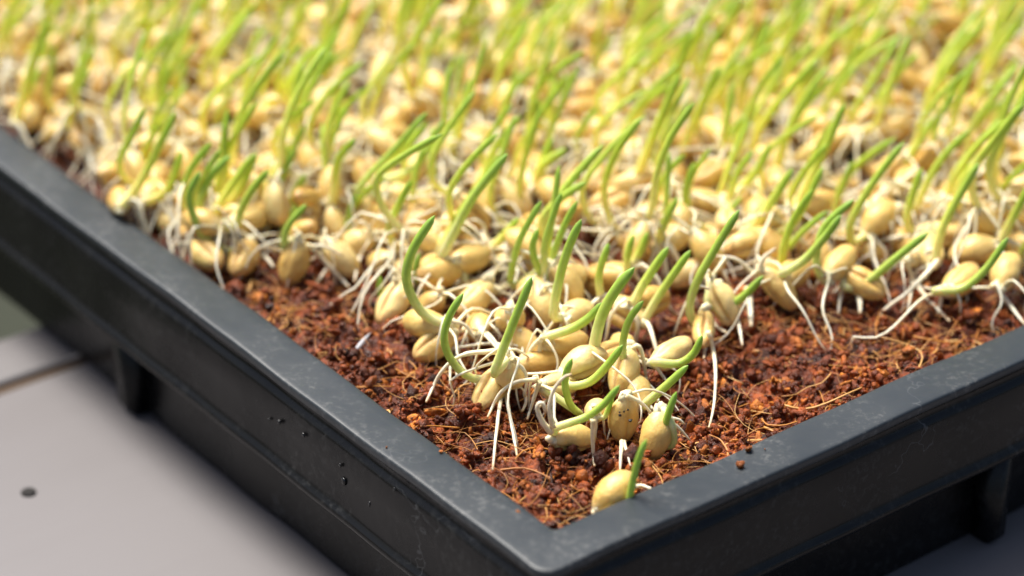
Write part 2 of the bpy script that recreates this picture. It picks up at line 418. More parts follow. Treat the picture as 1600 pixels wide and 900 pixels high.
# table legs carry the boards down to the ground
for su, sv in ((-390, seam_v - 440), (390, seam_v - 440), (390, seam_v - 30), (-390, seam_v - 30)):
    build('leg', [box(su - 22, su + 22, sv - 22, sv + 22, -420, TABLE_Z - 20.2, 0.5)], [M['board']], table, smooth=False)
npos = on_z(45, 770, TABLE_Z)
nv, nf, nk = lump(npos + [0, 0, 0.0], 1.0, 2, 0.04, (1, 1, 1), 0.3)
nv[:, 2] = npos[2] + np.clip((nv[:, 2] - npos[2]) * 0.5, -0.6, 0.35)
build('nail_head', [(nv, nf, nk, 0)], [M['nail']], table)

# ------------------------------------------------------------------ the tray
tray = empty('seedling_tray', A * TRAY_A / 2 + B * TRAY_B / 2 + np.array([0, 0, TABLE_Z]), 'black plastic seedling tray with a broad flat rim, filled with red-brown soil', 'tray')
def loop_path(o, ns=46, nc=7):
    """closed path round the tray at outward offset o (tray axes), matching point counts for every offset"""
    r = max(0.5, 0.5 + 0.28 * max(o, 0)); x0, y0, x1, y1 = -o, -o, TRAY_A + o, TRAY_B + o
    pts, nrm = [], []
    cs = [((x0 + r, y0 + r), pi), ((x1 - r, y0 + r), 1.5 * pi), ((x1 - r, y1 - r), 0), ((x0 + r, y1 - r), 0.5 * pi)]
    for i, (c, a) in enumerate(cs):
        for j in range(nc):
            t = a + pi / 2 * j / (nc - 1); pts.append((c[0] + r * cos(t), c[1] + r * sin(t))); nrm.append((cos(t), sin(t)))
        c2, a2 = cs[(i + 1) % 4]; p0 = pts[-1]; p1 = (c2[0] + r * cos(a2), c2[1] + r * sin(a2))
        for j in range(1, ns):
            s = j / ns; pts.append((p0[0] * (1 - s) + p1[0] * s, p0[1] * (1 - s) + p1[1] * s)); nrm.append((cos(a2), sin(a2)))
    return np.array(pts), np.array(nrm)
_w = rng.uniform(0, 6.28, 12)
def wobble(p, q):
    x, y = p[:, 0], p[:, 1]
    return 0.13 * np.sin(x * 0.13 + y * 0.11 + _w[q]) + 0.07 * np.sin(x * 0.31 - y * 0.37 + _w[q + 1])
def sweep(name, prof, closed=False, wz=1.0, parent=tray, wo=0.0, q=0, mat='plastic'):
    rows = []
    for o, z in prof:
        p, n = loop_path(o)
        pp = p + n * (wobble(p, q + 4) * wo)[:, None]
        rows.append(pp[:, :1] * A + pp[:, 1:] * B + np.c_[np.zeros((len(p), 2)), z + wobble(p, q) * wz])
    m = len(rows[0]); V = np.concatenate(rows); f = []
    R_ = len(prof)
    i = np.arange(R_ if closed else R_ - 1)[:, None] * m; j = np.arange(m)[None]; jn = (j + 1) % m
    i2 = (i + m) % (R_ * m)
    q_ = np.stack([i + j, i + jn, i2 + jn, i2 + j], -1).reshape(-1, 4)
    return build(name, [(V, q_[:, ::-1], None, 0)], [M[mat]], parent)
sweep('rim', [(-0.15, -1.6), (-0.1, -0.5), (0.0, -0.2), (0.2, -0.04), (0.5, 0.02), (1.6, 0.05), (3.2, 0.04), (4.8, 0.06), (5.5, 0.05), (5.85, 0.03), (6.02, -0.04), (6.1, -0.18), (6.12, -0.4), (6.12, -0.95), (6.05, -1.1), (5.85, -1.2)], mat='rim')
sweep('skirt', [(5.80, -1.1), (5.55, -1.4), (5.5, -2.2), (5.75, -2.6), (6.15, -2.95), (6.3, -3.4), (6.5, -6.5), (6.7, -10.6), (6.85, -11.1), (7.25, -11.5), (7.42, -11.8), (7.45, -12.1), (7.3, -12.45), (6.9, -12.6), (6.3, -12.4), (5.9, -11.8), (5.2, -2.2), (4.8, -1.5), (1.2, -1.4), (0.9, -1.9)], wz=1.0, wo=1.0)
sweep('wall', [(-0.17, -1.5), (-0.5, -3.0), (-1.5, -23.5), (-1.6, -24.2), (2.6, -25.35), (2.95, -25.1), (2.9, -24.2), (0.95, -3.0), (0.9, -1.8)], wz=0.0, wo=1.3)
fl = []
for o, z in ((-1.5, -24.3), (-1.5, -25.35)):
    fl += [A * a + B * b + np.array([0, 0, z]) for a, b in ((-o, -o), (TRAY_A + o, -o), (TRAY_A + o, TRAY_B + o), (-o, TRAY_B + o))]
build('floor_plate', [(np.array(fl), [np.array([(0, 1, 2, 3), (7, 6, 5, 4), (0, 4, 5, 1), (1, 5, 6, 2), (2, 6, 7, 3), (3, 7, 4, 0)])], None, 0)], [M['plastic']], tray, smooth=False)
def gusset(side, t, out=5.4, thick=1.6, zb=-25.45, rb=1.6):
    """upright plate between the wall and the skirt, its outer lower corner rounded; side 0: along A, 1: along B"""
    pr = [(0.7, -12.0)]
    pr = [(1.4, -11.0), (2.3, zb)] + [(out - rb + rb * sin(a), zb + rb - rb * cos(a)) for a in np.linspace(0, pi / 2, 6)] + [(out + 0.1, -11.6)]
    V = []; n = len(pr)
    for s in (-thick / 2, thick / 2):
        for o, z in pr:
            V.append((A * (t + s) - B * o if side == 0 else B * (t + s) - A * o) + np.array([0, 0, z]))
    f4 = [(i, (i + 1) % n, n + (i + 1) % n, n + i) for i in range(n)]
    return build('gusset', [(np.array(V), [np.array(f4), np.array([list(range(n))[::-1], list(range(n, 2 * n))])], None, 0)], [M['plastic']], tray, smooth=False)
ga = float(on_z(1583, 866, -25.4) @ A); gb = float(on_z(210, 640, -25.4) @ B)
for t in (ga, ga - 44 if False else ga + 60): gusset(0, t, 6.6, 2.0)
for t in (gb, gb + 62): gusset(1, t, 5.2, 3.2)
# blistered specks on the skirt
for px, py, r in ((420, 655, .22), (436, 659, .34), (474, 680, .3), (531, 727, .25), (537, 752, .42), (577, 787, .25), (542, 806, .35), (550, 812, .25), (561, 818, .22), (590, 833, .3), (616, 765, .2), (625, 820, .24)):
    u_, v_ = 0, 0
    d = ray(px, py); s_ = (-6.55 - CAM @ A) / (d @ A); c = CAM + d * s_
    V, f, k = lump(c, r, 1, 0.1, (1, 1, 1.3), 0.2); V = c + (V - c) - np.outer((V - c) @ A, A) * 0.5
    build('blister', [(V, f, k, 0)], [M['drop']], tray)

# ------------------------------------------------------------------ soil
bare_x = [-400, 250, 330, 400, 460, 540, 620, 650, 700, 760, 830, 890, 960, 1020, 1060, 1110, 1160, 1240, 1400, 1500, 1600, 1800]
bare_y = [2000, 2000, 400, 420, 425, 440, 470, 520, 540, 600, 625, 640, 650, 620, 540, 510, 475, 455, 440, 445, 455, 420]
def front_gap(P):
    """pixels (photo scale) by which a point lies in front of the crowd's edge"""
    q = to_px(P); return q[:, 1] - np.interp(q[:, 0], bare_x, bare_y)
nu_, nv_ = 300, 300
uu = (1 - np.linspace(1, 0, nu_) ** 1.0) ** 1.5 * (TRAY_A - 0.4) + 0.2; vv = (np.linspace(0, 1, nv_)) ** 1.5 * (TRAY_B - 0.4) + 0.2
U, Vv = np.meshgrid(uu, vv, indexing='ij')
P = U[..., None] * A + Vv[..., None] * B
x, y = P[..., 0], P[..., 1]
PATCH = 74.0
hz = np.where((U < PATCH) & (Vv < PATCH), soil_h(x, y) - 3.2, soil_surf(x, y))
P[..., 2] = hz
i = np.arange(nu_ - 1)[:, None] * nv_; j = np.arange(nv_ - 1)[None]
q = np.stack([i + j, i + nv_ + j, i + nv_ + j + 1, i + j + 1], -1).reshape(-1, 4)
n_ = nu_ * nv_
soil = build('soil', [(P.reshape(-1, 3), q, np.c_[np.clip(rng.normal(0.22, 0.1, n_), 0, 1), np.zeros(n_), np.zeros(n_)], 0)], [M['soil']])
tag(soil, 'moist red-brown coco peat filling the tray', None, None, 'structure')
crumbs = []
g1 = np.arange(0.15, PATCH + 0.6, 0.19); U, Vv = np.meshgrid(g1, g1, indexing='ij'); P = U[..., None] * A + Vv[..., None] * B
P[..., 2] = soil_surf(P[..., 0], P[..., 1]); n_ = len(g1)
i = np.arange(n_ - 1)[:, None] * n_; j = np.arange(n_ - 1)[None]
q = np.stack([i + j, i + n_ + j, i + n_ + j + 1, i + j + 1], -1).reshape(-1, 4)
kx = np.clip(0.10 + 0.55 * vnoise(P[..., 0], P[..., 1], 1.9, 21) + 0.35 * (vnoise(P[..., 0], P[..., 1], 0.5, 22) - 0.5), 0, 1).ravel()
clods = build('soil_clods', [(P.reshape(-1, 3), q, np.c_[kx, kx * 0, kx * 0], 0)], [M['soil']])
tag(clods, 'damp clumped red-brown coco peat in the bare tray corner', 'soil', None, 'stuff')
cand = rng.uniform(0, 1, (42000, 2)) * [TRAY_A - 1.2, TRAY_B - 1.2] + 0.6
Pc = cand[:, :1] * A + cand[:, 1:] * B; Pc[:, 2] = SOIL_Z
px = to_px(Pc); gap = px[:, 1] - np.interp(px[:, 0], bare_x, bare_y)
inview = (px[:, 0] > -250) & (px[:, 0] < 1850)
keep = np.where(inview & (gap > -60), 1.0, np.where(inview & (gap > -220), 0.30, 0.055))
sel = rng.random(len(keep)) < keep
for c in Pc[sel]:
    r = float(np.clip(rng.lognormal(math.log(0.33), 0.60), 0.11, 1.2))
    u_, v_ = c @ A, c @ B; e = min(u_, v_) - 0.2
    r = min(r, max(0.2, e * 0.8))
    if r < 0.3 and rng.random() < 0.5: continue
    c = c.copy(); c[2] = soil_surf(c[0], c[1]) + r * rng.uniform(-0.3, 0.45)
    sh = float(np.clip(rng.normal(0.50, 0.22), 0, 1))
    if r < 0.34: crumbs.append((*lump(c, r, 0 if r < 0.2 else 1, rng.uniform(0.2, 0.34), None, sh), 0))
    elif rng.random() < 0.14: crumbs.append((*lump(c + [0, 0, 0.2], r, 2, 0.16, (0.32, 0.65, 1.5), min(1, sh + 0.3)), 0))   # bark chip
    else:
        for q_ in range(int(rng.integers(4, 8))):
            o_ = rng.normal(0, 0.5, 3) * r
            crumbs.append((*lump(c + o_, r * rng.uniform(0.28, 0.62), 1, rng.uniform(0.2, 0.36), None, float(np.clip(sh + rng.normal(0, 0.13), 0, 1))), 0))
cr = build('soil_crumbs', crumbs, [M['soil']])
tag(cr, 'loose crumbly lumps of red-brown coco peat on the soil', 'soil', None, 'stuff')
fib = []
fc = Pc[sel & (gap > -60)]; fc = fc[rng.choice(len(fc), 900, replace=False)]
for c in fc:
    L = rng.uniform(1.5, 9.5); a = rng.uniform(0, 2 * pi); d = np.array([cos(a), sin(a), 0]); n2 = np.array([-d[1], d[0], 0])
    bow = rng.normal(0, 0.25) * L; pts = []; up_ = (rng.random() < 0.25) * rng.uniform(0.5, 2.2)
    for t in np.linspace(-0.5, 0.5, 5):
        p = c + d * L * t + n2 * bow * (1 - 4 * t * t) + n2 * rng.normal(0, 0.12)
        u_ = np.clip(p @ A, 0.3, 1e3); v_ = np.clip(p @ B, 0.3, 1e3); p = A * u_ + B * v_
        p[2] = soil_h(p[0], p[1]) - 1.1 * math.exp(-math.hypot(p[0], p[1]) / 14.0) + 0.55 + rng.normal(0, 0.22) + (t + 0.5) * up_
        pts.append(p)
    r = rng.uniform(0.025, 0.075) if rng.random() < 0.85 else rng.uniform(0.09, 0.17)
    fib.append((*tube(pts, lambda t, L_: r * (1.1 - 0.6 * t), 9, 4, k1=float(rng.random())), 0))
fb = build('coir_fibres', fib, [M['fibre']])
tag(fb, 'fine orange-brown coir fibres lying on the soil', 'fibres', None, 'stuff')

# ------------------------------------------------------------------ seedlings
UP_LEAN = np.array([0.46, 0.15, 0.86])
def pts_plane(pts, y0, lean=0.0):
    out = []
    zb = None
    for px_, py_ in pts:
        p = on_y(px_, py_, y0)
        if zb is None: zb = p[2]
        if lean: p = on_y(px_, py_, y0 + lean * max(0, p[2] - zb))
        zs = max(soil_h(p[0], p[1]) + 1.25, soil_surf(p[0], p[1]) + 0.5)
        for _ in range(3):
            if p[2] < zs: p = on_z(px_, py_, zs); zs = max(soil_h(p[0], p[1]) + 1.25, soil_surf(p[0], p[1]) + 0.5)
        out.append(p)
    return np.array(out)
def auto_roots(E, d, n, z0, r=0.3, spread=1.0, seg=10, m=6):
    """roots leaving the embryo end E, arching out and going down into the soil"""
    out = []
    a0 = rng.uniform(0, 2 * pi)
    for i in range(n):
        a = a0 + i * 2 * pi / n + rng.normal(0, 0.5); h = np.array([cos(a), sin(a), 0]) - 0.5 * d * [1, 1, 0]
        zs = soil_surf(E[0], E[1]) + 0.1; drop = max(0.5, E[2] - zs)
        L = rng.uniform(1.5, 7.0) * spread; rise = rng.uniform(-0.1, 0.9) if rng.random() < 0.6 else rng.uniform(0.8, 2.0)
        p1 = E + h * L * 0.30 + [0, 0, rise]
        p2 = E + h * L * 0.72 + [0, 0, rise * 0.55 - drop * 0.28]
        p3 = E + h * L * 1.0 + [0, 0, -drop * 0.75]
        p4 = E + h * L * rng.uniform(1.0, 1.35) + [0, 0, -drop - 0.6]
        jit = 0.12 * L * rng.normal(0, 1, (3, 3)) * [1, 1, 0.5]; p1 = p1 + jit[0]; p2 = p2 + jit[1]; p3 = p3 + jit[2]
        for p in (p1, p2, p3, p4):
            u_ = max(0.5, p @ A); v_ = max(0.5, p @ B); p[:] = A * u_ + B * v_ + [0, 0, p[2]]
        rr = r * rng.uniform(0.75, 1.2)
        out.append(tube([E, p1, p2, p3, p4], r_root(rr), seg, m, k1=0.5, k2=float(rng.random()), wob=0.03))
    return out
def auto_shoot(E, d, L, w, seg=12, m=8, curl=0.5, yel=0.5):
    lean = UP_LEAN + rng.normal(0, 1, 3) * [0.20, 0.28, 0.08]; lean /= np.linalg.norm(lean)
    out0 = -d * 0.8 + np.array([rng.normal(0, .35), rng.normal(0, .35), 0.35]); out0 /= np.linalg.norm(out0)
    k = min(0.5, 0.32 * curl + 1.2 / L)
    p1 = E + out0 * L * 0.16 * (0.5 + curl)
    p2 = p1 + (out0 * 0.35 + np.array([0, 0, 1.0]) * 0.9) * L * 0.20
    p3 = p2 + (lean * 0.85 + np.array([0, 0, .18])) * L * 0.32
    p4 = p3 + lean * L * 0.36 + np.array([0.05, 0, -0.02]) * L * rng.uniform(-0.5, 1.5)
    return tube([E, p1, p2, p3, p4], r_shoot(w), seg, m, 0.9, k1=yel, k2=float(rng.random()))
class SeedFactory: pass
placed = []                                             # centres of grains already there

def seedling(label, group, grain, shoot, roots, collar=None, extra=None):
    C = grain['C']; base = np.array([C[0], C[1], soil_h(C[0], C[1])])
    root = empty('wheat_seedling', base, label, 'seedling', group)
    g = build('grain', [(*grain['mesh'], 0)], [M['grain']], root)
    if collar is not None: build('embryo', [(*collar, 0)], [M['root']], g)
    if shoot is not None: build('shoot', [(*shoot, 0)], [M['shoot']], root)
    for r_ in roots: build('root', [(*r_, 0)], [M['root']], root)
    return root, g
def make_collar(E, d, r=0.62, n=3):
    Vs, Fs, Ks, off = [], [], [], 0
    for i in range(n):
        V, f, k = lump(E + d * 0.25 * i + rng.normal(0, 0.28, 3) * (i > 0), r * (1.05 if i == 0 else rng.uniform(0.6, 0.9)), 1, 0.2, (1.3, 0.9, 0.85), 0.15)
        k[:, 0] = 0.10; Vs.append(V); Fs.append(f + off); Ks.append(k); off += len(V)
    return np.concatenate(Vs), np.concatenate(Fs), np.concatenate(Ks)

def hero(label, grain, shoot=None, roots=(), nroots=0, group=None, w=None, width=3.5, yel=0.25, crease=1.0, lean=0.0, dy=0.0, specks=()):
    """grain = (embryo px, py, brush px, py, height of its centre above the soil, sign of depth at the brush end, roll in degrees)"""
    ax, ay, bx, by, h, sg, roll = grain
    C = on_z((ax + bx) / 2, (ay + by) / 2, SOIL_Z + h)
    a = on_y(ax, ay, C[1]); b = on_y(bx, by, C[1]); dv = b - a; L = np.linalg.norm(dv)
    LEN = rng.uniform(6.3, 6.8)
    if L < LEN - 0.2:
        dv = dv + np.array([0, sg * math.sqrt(LEN ** 2 - L ** 2), 0]); L = LEN
    else: L = min(L, 7.6)
    d = dv / np.linalg.norm(dv)
    lo = C[2] - abs(d[2]) * L / 2 * 0.85 - 1.2
    gm = grain_mesh(C, d, L, width, radians(roll), 22, 26, float(rng.uniform(0.25, 0.95)), crease)
    placed.append(C)
    E = C - d * L * 0.46 + np.array([0, 0, 0.3])
    sh = None
    if shoot is not None:
        wpx, pts = shoot; P_ = pts_plane(pts, E[1] + dy, lean)
        P_ = np.vstack([E * 0.6 + P_[0] * 0.4, P_]) if np.linalg.norm(E - P_[0]) > 0.8 else P_
        if np.linalg.norm(E - P_[0]) > 0.8: P_ = np.vstack([E, P_])
        sh = tube(P_, r_shoot(wpx / 2 / 14.2), 22, 12, 0.92, k1=yel, k2=float(rng.random()))
    rs = []
    for wpx, pts, *rest in roots:
        pts = spline(np.c_[np.array(pts, float), np.zeros(len(pts))], 11)[0][:, :2]     # dense enough to stay above the soil
        P_ = pts_plane(pts, E[1] + (rest[0] if rest else -0.6))
        rs.append(tube(P_, r_root(wpx / 2 / 17.5), 20, 8, k1=0.5, k2=float(rng.random()), wob=0.05))
    rs += auto_roots(E, d, nroots + 1 if nroots else 0, 0, 0.165, 1.2, 14, 7)
    r_, g_ = seedling(label, group, dict(C=C, mesh=gm), sh, rs, make_collar(E, d))
    for px_, py_, sr in specks:
        p = on_y(px_, py_, C[1] - 1.75)
        V, f, k = lump(p, sr, 1, 0.2, (1, 1, 0.8), 0.2); build('speck', [(V, f, k, 0)], [M['dark']], g_)
    return r_

hero('single plump grain with an upright shoot tucked in the tray corner against the rim', (930, 796, 990, 750, 1.7, 1, 10), (13, [(962, 806), (980, 798), (985, 768), (996, 722), (1010, 686)]), [(8, [(986, 762), (1002, 759), (1018, 764)], 4.5)], 0, dy=-0.3, width=3.8, crease=0.2)
hero('upright grain with a short bent shoot just behind the corner grain', (1036, 648, 1012, 712, 2.6, -1, 40), (14, [(1049, 662), (1052, 690), (1042, 698), (1037, 680), (1043, 650), (1057, 612)]), [(6, [(1040, 652), (1060, 655), (1069, 662)]), (7, [(1042, 654), (1062, 670), (1078, 688)])], 0, dy=-1.6)
hero('upright grain with dark specks on its side above the soil', (979, 618, 971, 692, 2.9, -1, 200), None, [(8, [(978, 618), (1000, 628), (1019, 648), (1022, 660)]), (8, [(972, 690), (970, 712), (969, 735)]), (6, [(975, 690), (981, 712), (985, 728)])], 1, width=3.3, crease=0.4, specks=((969, 649, .2), (968, 644, .12), (975, 643, .13), (981, 640, .12), (985, 657, .22)))
hero('golden grain lying crease down at the front with a curled white root', (858, 676, 930, 697, 1.9, 1, 62), (13, [(870, 668), (890, 661), (917, 651), (944, 631), (968, 602)]), [(9, [(864, 668), (858, 640), (864, 612), (880, 590), (893, 585)]), (11, [(862, 676), (848, 660), (839, 636), (847, 628), (853, 645)]), (9, [(927, 655), (926, 690), (929, 728)])], 0, width=3.4)
hero('small pale creased grain between the speckled grain and the fallen grains', (841, 592, 903, 615, 3.0, 1, 130), (13, [(908, 648), (892, 634), (883, 604), (885, 582), (894, 560)]), [(8, [(840, 593), (806, 597), (780, 616), (762, 652)]), (8, [(843, 597), (835, 620), (824, 655)])], 1, width=2.9, dy=-2.0)
hero('tiny round grain end peeping up beside the speckled grain', (925, 632, 938, 655, 2.2, 1, 0), (9, [(944, 652), (950, 640), (958, 620)]), [(9, [(928, 632), (931, 660), (929, 690)])], 1, width=2.6)
hero('yellow grain low under a tall arched shoot standing at the edge of the bare soil', (784, 588, 745, 628, 2.2, -1, 170), (15, [(778, 591), (738, 591), (708, 567), (694, 532), (702, 494), (724, 458)]), [(8, [(787, 596), (780, 640), (774, 690), (770, 734)]), (8, [(787, 598), (796, 645), (808, 712)]), (9, [(775, 549), (725, 554), (690, 580), (666, 628)]), (9, [(795, 598), (816, 610), (822, 628), (816, 642)])], 1, dy=-1.2)
hero('standing grain carrying a straight thick shoot beside the tall arched one', (792, 552, 806, 610, 4.6, 1, 160), (16, [(772, 583), (784, 550), (806, 494), (831, 433)]), [(8, [(800, 560), (822, 585), (820, 620)])], 2, dy=-1.5)
hero('wide flat-lying grain beside bare soil with a long shoot bent like a hook', (712, 522, 648, 548, 2.8, -1, 190), (17, [(694, 508), (662, 491), (640, 456), (635, 423), (648, 384), (679, 337)]), [(9, [(711, 517), (713, 550), (714, 590)]), (9, [(722, 514), (740, 524), (750, 548)]), (7, [(708, 520), (704, 560), (703, 600)])], 1, dy=-1.0)
hero('creased grain leaning on the wide flat-lying grain', (700, 500, 630, 512, 4.0, 1, 60), None, [(9, [(700, 500), (726, 508), (742, 530)])], 1)
hero('grain on bare soil with a tiny stub of a shoot', (632, 452, 594, 492, 2.0, -1, 170), (13, [(600, 470), (594, 452), (594, 431)]), [], 2)
hero('creased grain beside a white crossing of roots and a hooked shoot', (724, 430, 652, 420, 4.2, -1, 95), (15, [(726, 446), (693, 460), (665, 450), (650, 428), (655, 396)]), [(11, [(730, 442), (752, 434), (776, 417), (767, 402)]), (12, [(738, 446), (754, 470), (772, 494)]), (11, [(730, 440), (720, 425), (716, 418)])], 0, dy=-1.5)
hero('plain grain resting behind the crossing of white roots', (706, 398, 766, 404, 5.0, 1, 180), (17, [(690, 402), (710, 362), (742, 304), (793, 240)]), [], 2, crease=0.5)
hero('grain hidden under the hooked shoot above bare soil', (768, 452, 716, 478, 3.4, -1, 190), None, [(9, [(770, 470), (764, 500), (756, 520)])], 2, crease=0.4)
hero('two-lobed grain standing upright behind the straight thick shoot', (800, 470, 793, 520, 4.4, 1, 180), None, [(7, [(812, 515), (814, 540), (812, 565)])], 2)
hero('broad grain showing its crease under the tuft of five shoots', (860, 425, 905, 470, 5.2, -1, 100), (14, [(800, 447), (801, 414), (815, 368), (846, 314)]), [], 2, width=3.7, dy=2)
hero('grain under the tuft with the shortest bowed shoot', (830, 455, 868, 500, 3.6, -1, 30), (14, [(858, 452), (840, 418), (832, 386), (841, 357)]), [(8, [(866, 505), (852, 520), (845, 575)])], 2, dy=1)
hero('grain under the tuft with its tallest shoot', (858, 440, 815, 468, 4.2, 1, 10), (14, [(852, 436), (851, 384), (864, 338), (877, 301)]), [], 2, dy=2)
hero('grain under the tuft with a straight slanting shoot', (868, 440, 915, 440, 4.4, 1, 60), (14, [(856, 438), (866, 394), (884, 348), (902, 314)]), [], 2, dy=2.5)
hero('grain behind the tuft whose shoot stands apart from it', (880, 485, 925, 500, 4.0, 1, 20), (16, [(865, 492), (873, 440), (888, 388), (908, 343)]), [], 2, dy=-1)
hero('smooth grain under a leaning shoot in the middle of the front clump', (850, 528, 918, 540, 3.6, 1, 170), (16, [(852, 527), (892, 514), (922, 495), (940, 473)]), [(9, [(845, 530), (842, 555), (846, 583)]), (9, [(848, 526), (830, 545), (818, 575)])], 1, crease=0.5)
hero('large creased grain lying across the middle of the front clump', (874, 577, 950, 560, 4.2, 1, 75), (15, [(890, 603), (923, 596), (953, 566), (973, 539)]), [(8, [(890, 606), (860, 622), (838, 640)])], 1, width=3.6, dy=-2.2)
hero('grain at the foot of a broad tall shoot in the front clump', (930, 545, 985, 560, 3.4, 1, 170), (19, [(928, 545), (940, 494), (964, 450), (991, 418)]), [], 2)
hero('grain with a white stalk of roots splayed over the speckled grain', (985, 560, 962, 600, 3.6, -1, 160), (13, [(974, 560), (974, 530), (984, 498), (1005, 470)]), [(13, [(976, 545), (979, 580), (998, 612), (1027, 650)]), (12, [(980, 560), (990, 590), (1010, 625), (1016, 650)]), (9, [(984, 548), (998, 540), (1007, 570), (1009, 598)])], 1, dy=-2)
hero('smooth oval grain on the bare-soil side with a shoot bent under it', (1016, 556, 1080, 546, 3.6, 1, 180), (15, [(1026, 566), (1060, 568), (1084, 552), (1097, 524)]), [(8, [(1020, 560), (1030, 580), (1042, 596)])], 1, width=3.2, crease=0.4, dy=-1.6)
hero('half buried grain with a plain straight shoot slanting over red soil', (1008, 622, 978, 606, 1.6, 1, 0), (15, [(1010, 630), (1044, 600), (1075, 571)]), [], 1, dy=-1)
hero('round end-on grain with one long root dangling to the soil', (1104, 505, 1095, 520, 3.6, -1, 180), (16, [(1090, 510), (1077, 484), (1088, 442), (1112, 398), (1135, 360), (1155, 328)]), [(8, [(1106, 518), (1112, 535), (1118, 575), (1116, 630), (1108, 668)], -5.6), (8, [(1104, 525), (1102, 545), (1100, 560)]), (8, [(1080, 455), (1095, 448), (1108, 452)])], 0, width=2.7, dy=-0.8)
hero('plump grain with a thick shoot curling out beside the bare red soil', (1110, 446, 1146, 498, 4.0, -1, 120), (15, [(1108, 478), (1138, 478), (1166, 459), (1192, 431)]), [(9, [(1150, 490), (1156, 515), (1160, 540)]), (9, [(1100, 485), (1120, 510), (1136, 520)])], 1, width=3.5, dy=-2)
hero('creased grain propped slanting on white roots above the soil', (1188, 428, 1242, 474, 3.8, -1, 75), None, [(11, [(1188, 425), (1192, 405), (1212, 388)]), (15, [(1170, 450), (1172, 480), (1174, 510)]), (9, [(1180, 430), (1150, 405), (1115, 400)])], 1, width=3.1)
hero('grain with a long shoot sweeping up past its neighbours', (1220, 418, 1262, 432, 4.2, 1, 180), (16, [(1222, 428), (1257, 406), (1291, 368), (1314, 336)]), [], 2, dy=-1)
hero('pale grain with the longest low-slanting shoot beside the red soil', (1318, 430, 1381, 452, 3.6, -1, 150), (16, [(1320, 449), (1351, 443), (1397, 406), (1451, 363)]), [(9, [(1316, 452), (1312, 470), (1310, 490)]), (12, [(1342, 460), (1344, 476), (1344, 490)])], 1, dy=-2)
hero('rounded grain stacked above the pale grain with the low shoot', (1288, 418, 1334, 402, 5.4, 1, 180), (15, [(1298, 446), (1280, 428), (1276, 396), (1290, 352), (1334, 312)]), [], 2, crease=0.3)
hero('grain with a bowed shoot above splayed white roots near the rim', (1470, 448, 1530, 428, 4.2, 1, 180), (15, [(1462, 453), (1502, 451), (1540, 421), (1575, 371)]), [(9, [(1468, 455), (1470, 470), (1466, 490)])], 2, crease=0.5, dy=-1.5)
hero('upright grain on bare soil near the rim beside the grey boards with a short shoot', (468, 376, 449, 440, 3.2, -1, 190), (14, [(444, 388), (450, 354), (479, 319)]), [(10, [(489, 388), (515, 417), (546, 449)]), (8, [(480, 384), (510, 386), (535, 400)])], 1, width=3.8, dy=-0.5, crease=0.3)
hero('half buried grain by the rim beside the grey boards with a deeply hooked shoot', (392, 392, 368, 412, 2.2, -1, 170), (15, [(380, 396), (332, 384), (306, 346), (296, 305), (313, 266)]), [(9, [(396, 392), (420, 385), (432, 400)]), (9, [(396, 398), (415, 402), (428, 418)])], 1, dy=-1)
hero('golden grain lying across in front of the shoots by the rim beside the grey boards', (358, 338, 418, 342, 4.6, 1, 170), (16, [(318, 350), (312, 320), (330, 275), (360, 243)]), [], 2, crease=0.4, dy=1)
hero('creased grain standing in a close pair amid crossing roots', (570, 305, 572, 362, 4.6, -1, 140), (14, [(543, 362), (547, 334), (556, 304)]), [(9, [(566, 362), (523, 404), (494, 444)]), (9, [(576, 376), (604, 396), (621, 424)])], 1, dy=-2)
hero('creased grain beside its twin amid crossing roots', (602, 315, 606, 372, 4.6, -1, 200), (14, [(553, 308), (574, 276), (604, 246), (668, 175)]), [(8, [(574, 404), (594, 403), (610, 424), (623, 447)]), (8, [(572, 384), (560, 410), (554, 440)])], 1, dy=1)
hero('grain with a shoot sweeping low then up over pale roots', (592, 290, 560, 268, 5.0, 1, 180), (14, [(588, 281), (622, 275), (656, 253), (693, 188)]), [], 2)
hero('pale smooth grain behind the hooked shoot above the bare soil', (680, 322, 632, 350, 4.4, -1, 190), None, [], 3, crease=0.3)

hero('grain whose splayed white roots hang to the soil near the rim', (1413, 398, 1462, 380, 4.6, 1, 190), None, [(9, [(1411, 402), (1430, 440), (1448, 465), (1484, 502)]), (8, [(1415, 405), (1425, 440), (1418, 488)])], 2)
hero('grain by the rim sending one straight white root to the soil', (1556, 440, 1592, 414, 4.4, 1, 60), None, [(10, [(1550, 444), (1574, 472), (1602, 508)])], 2)
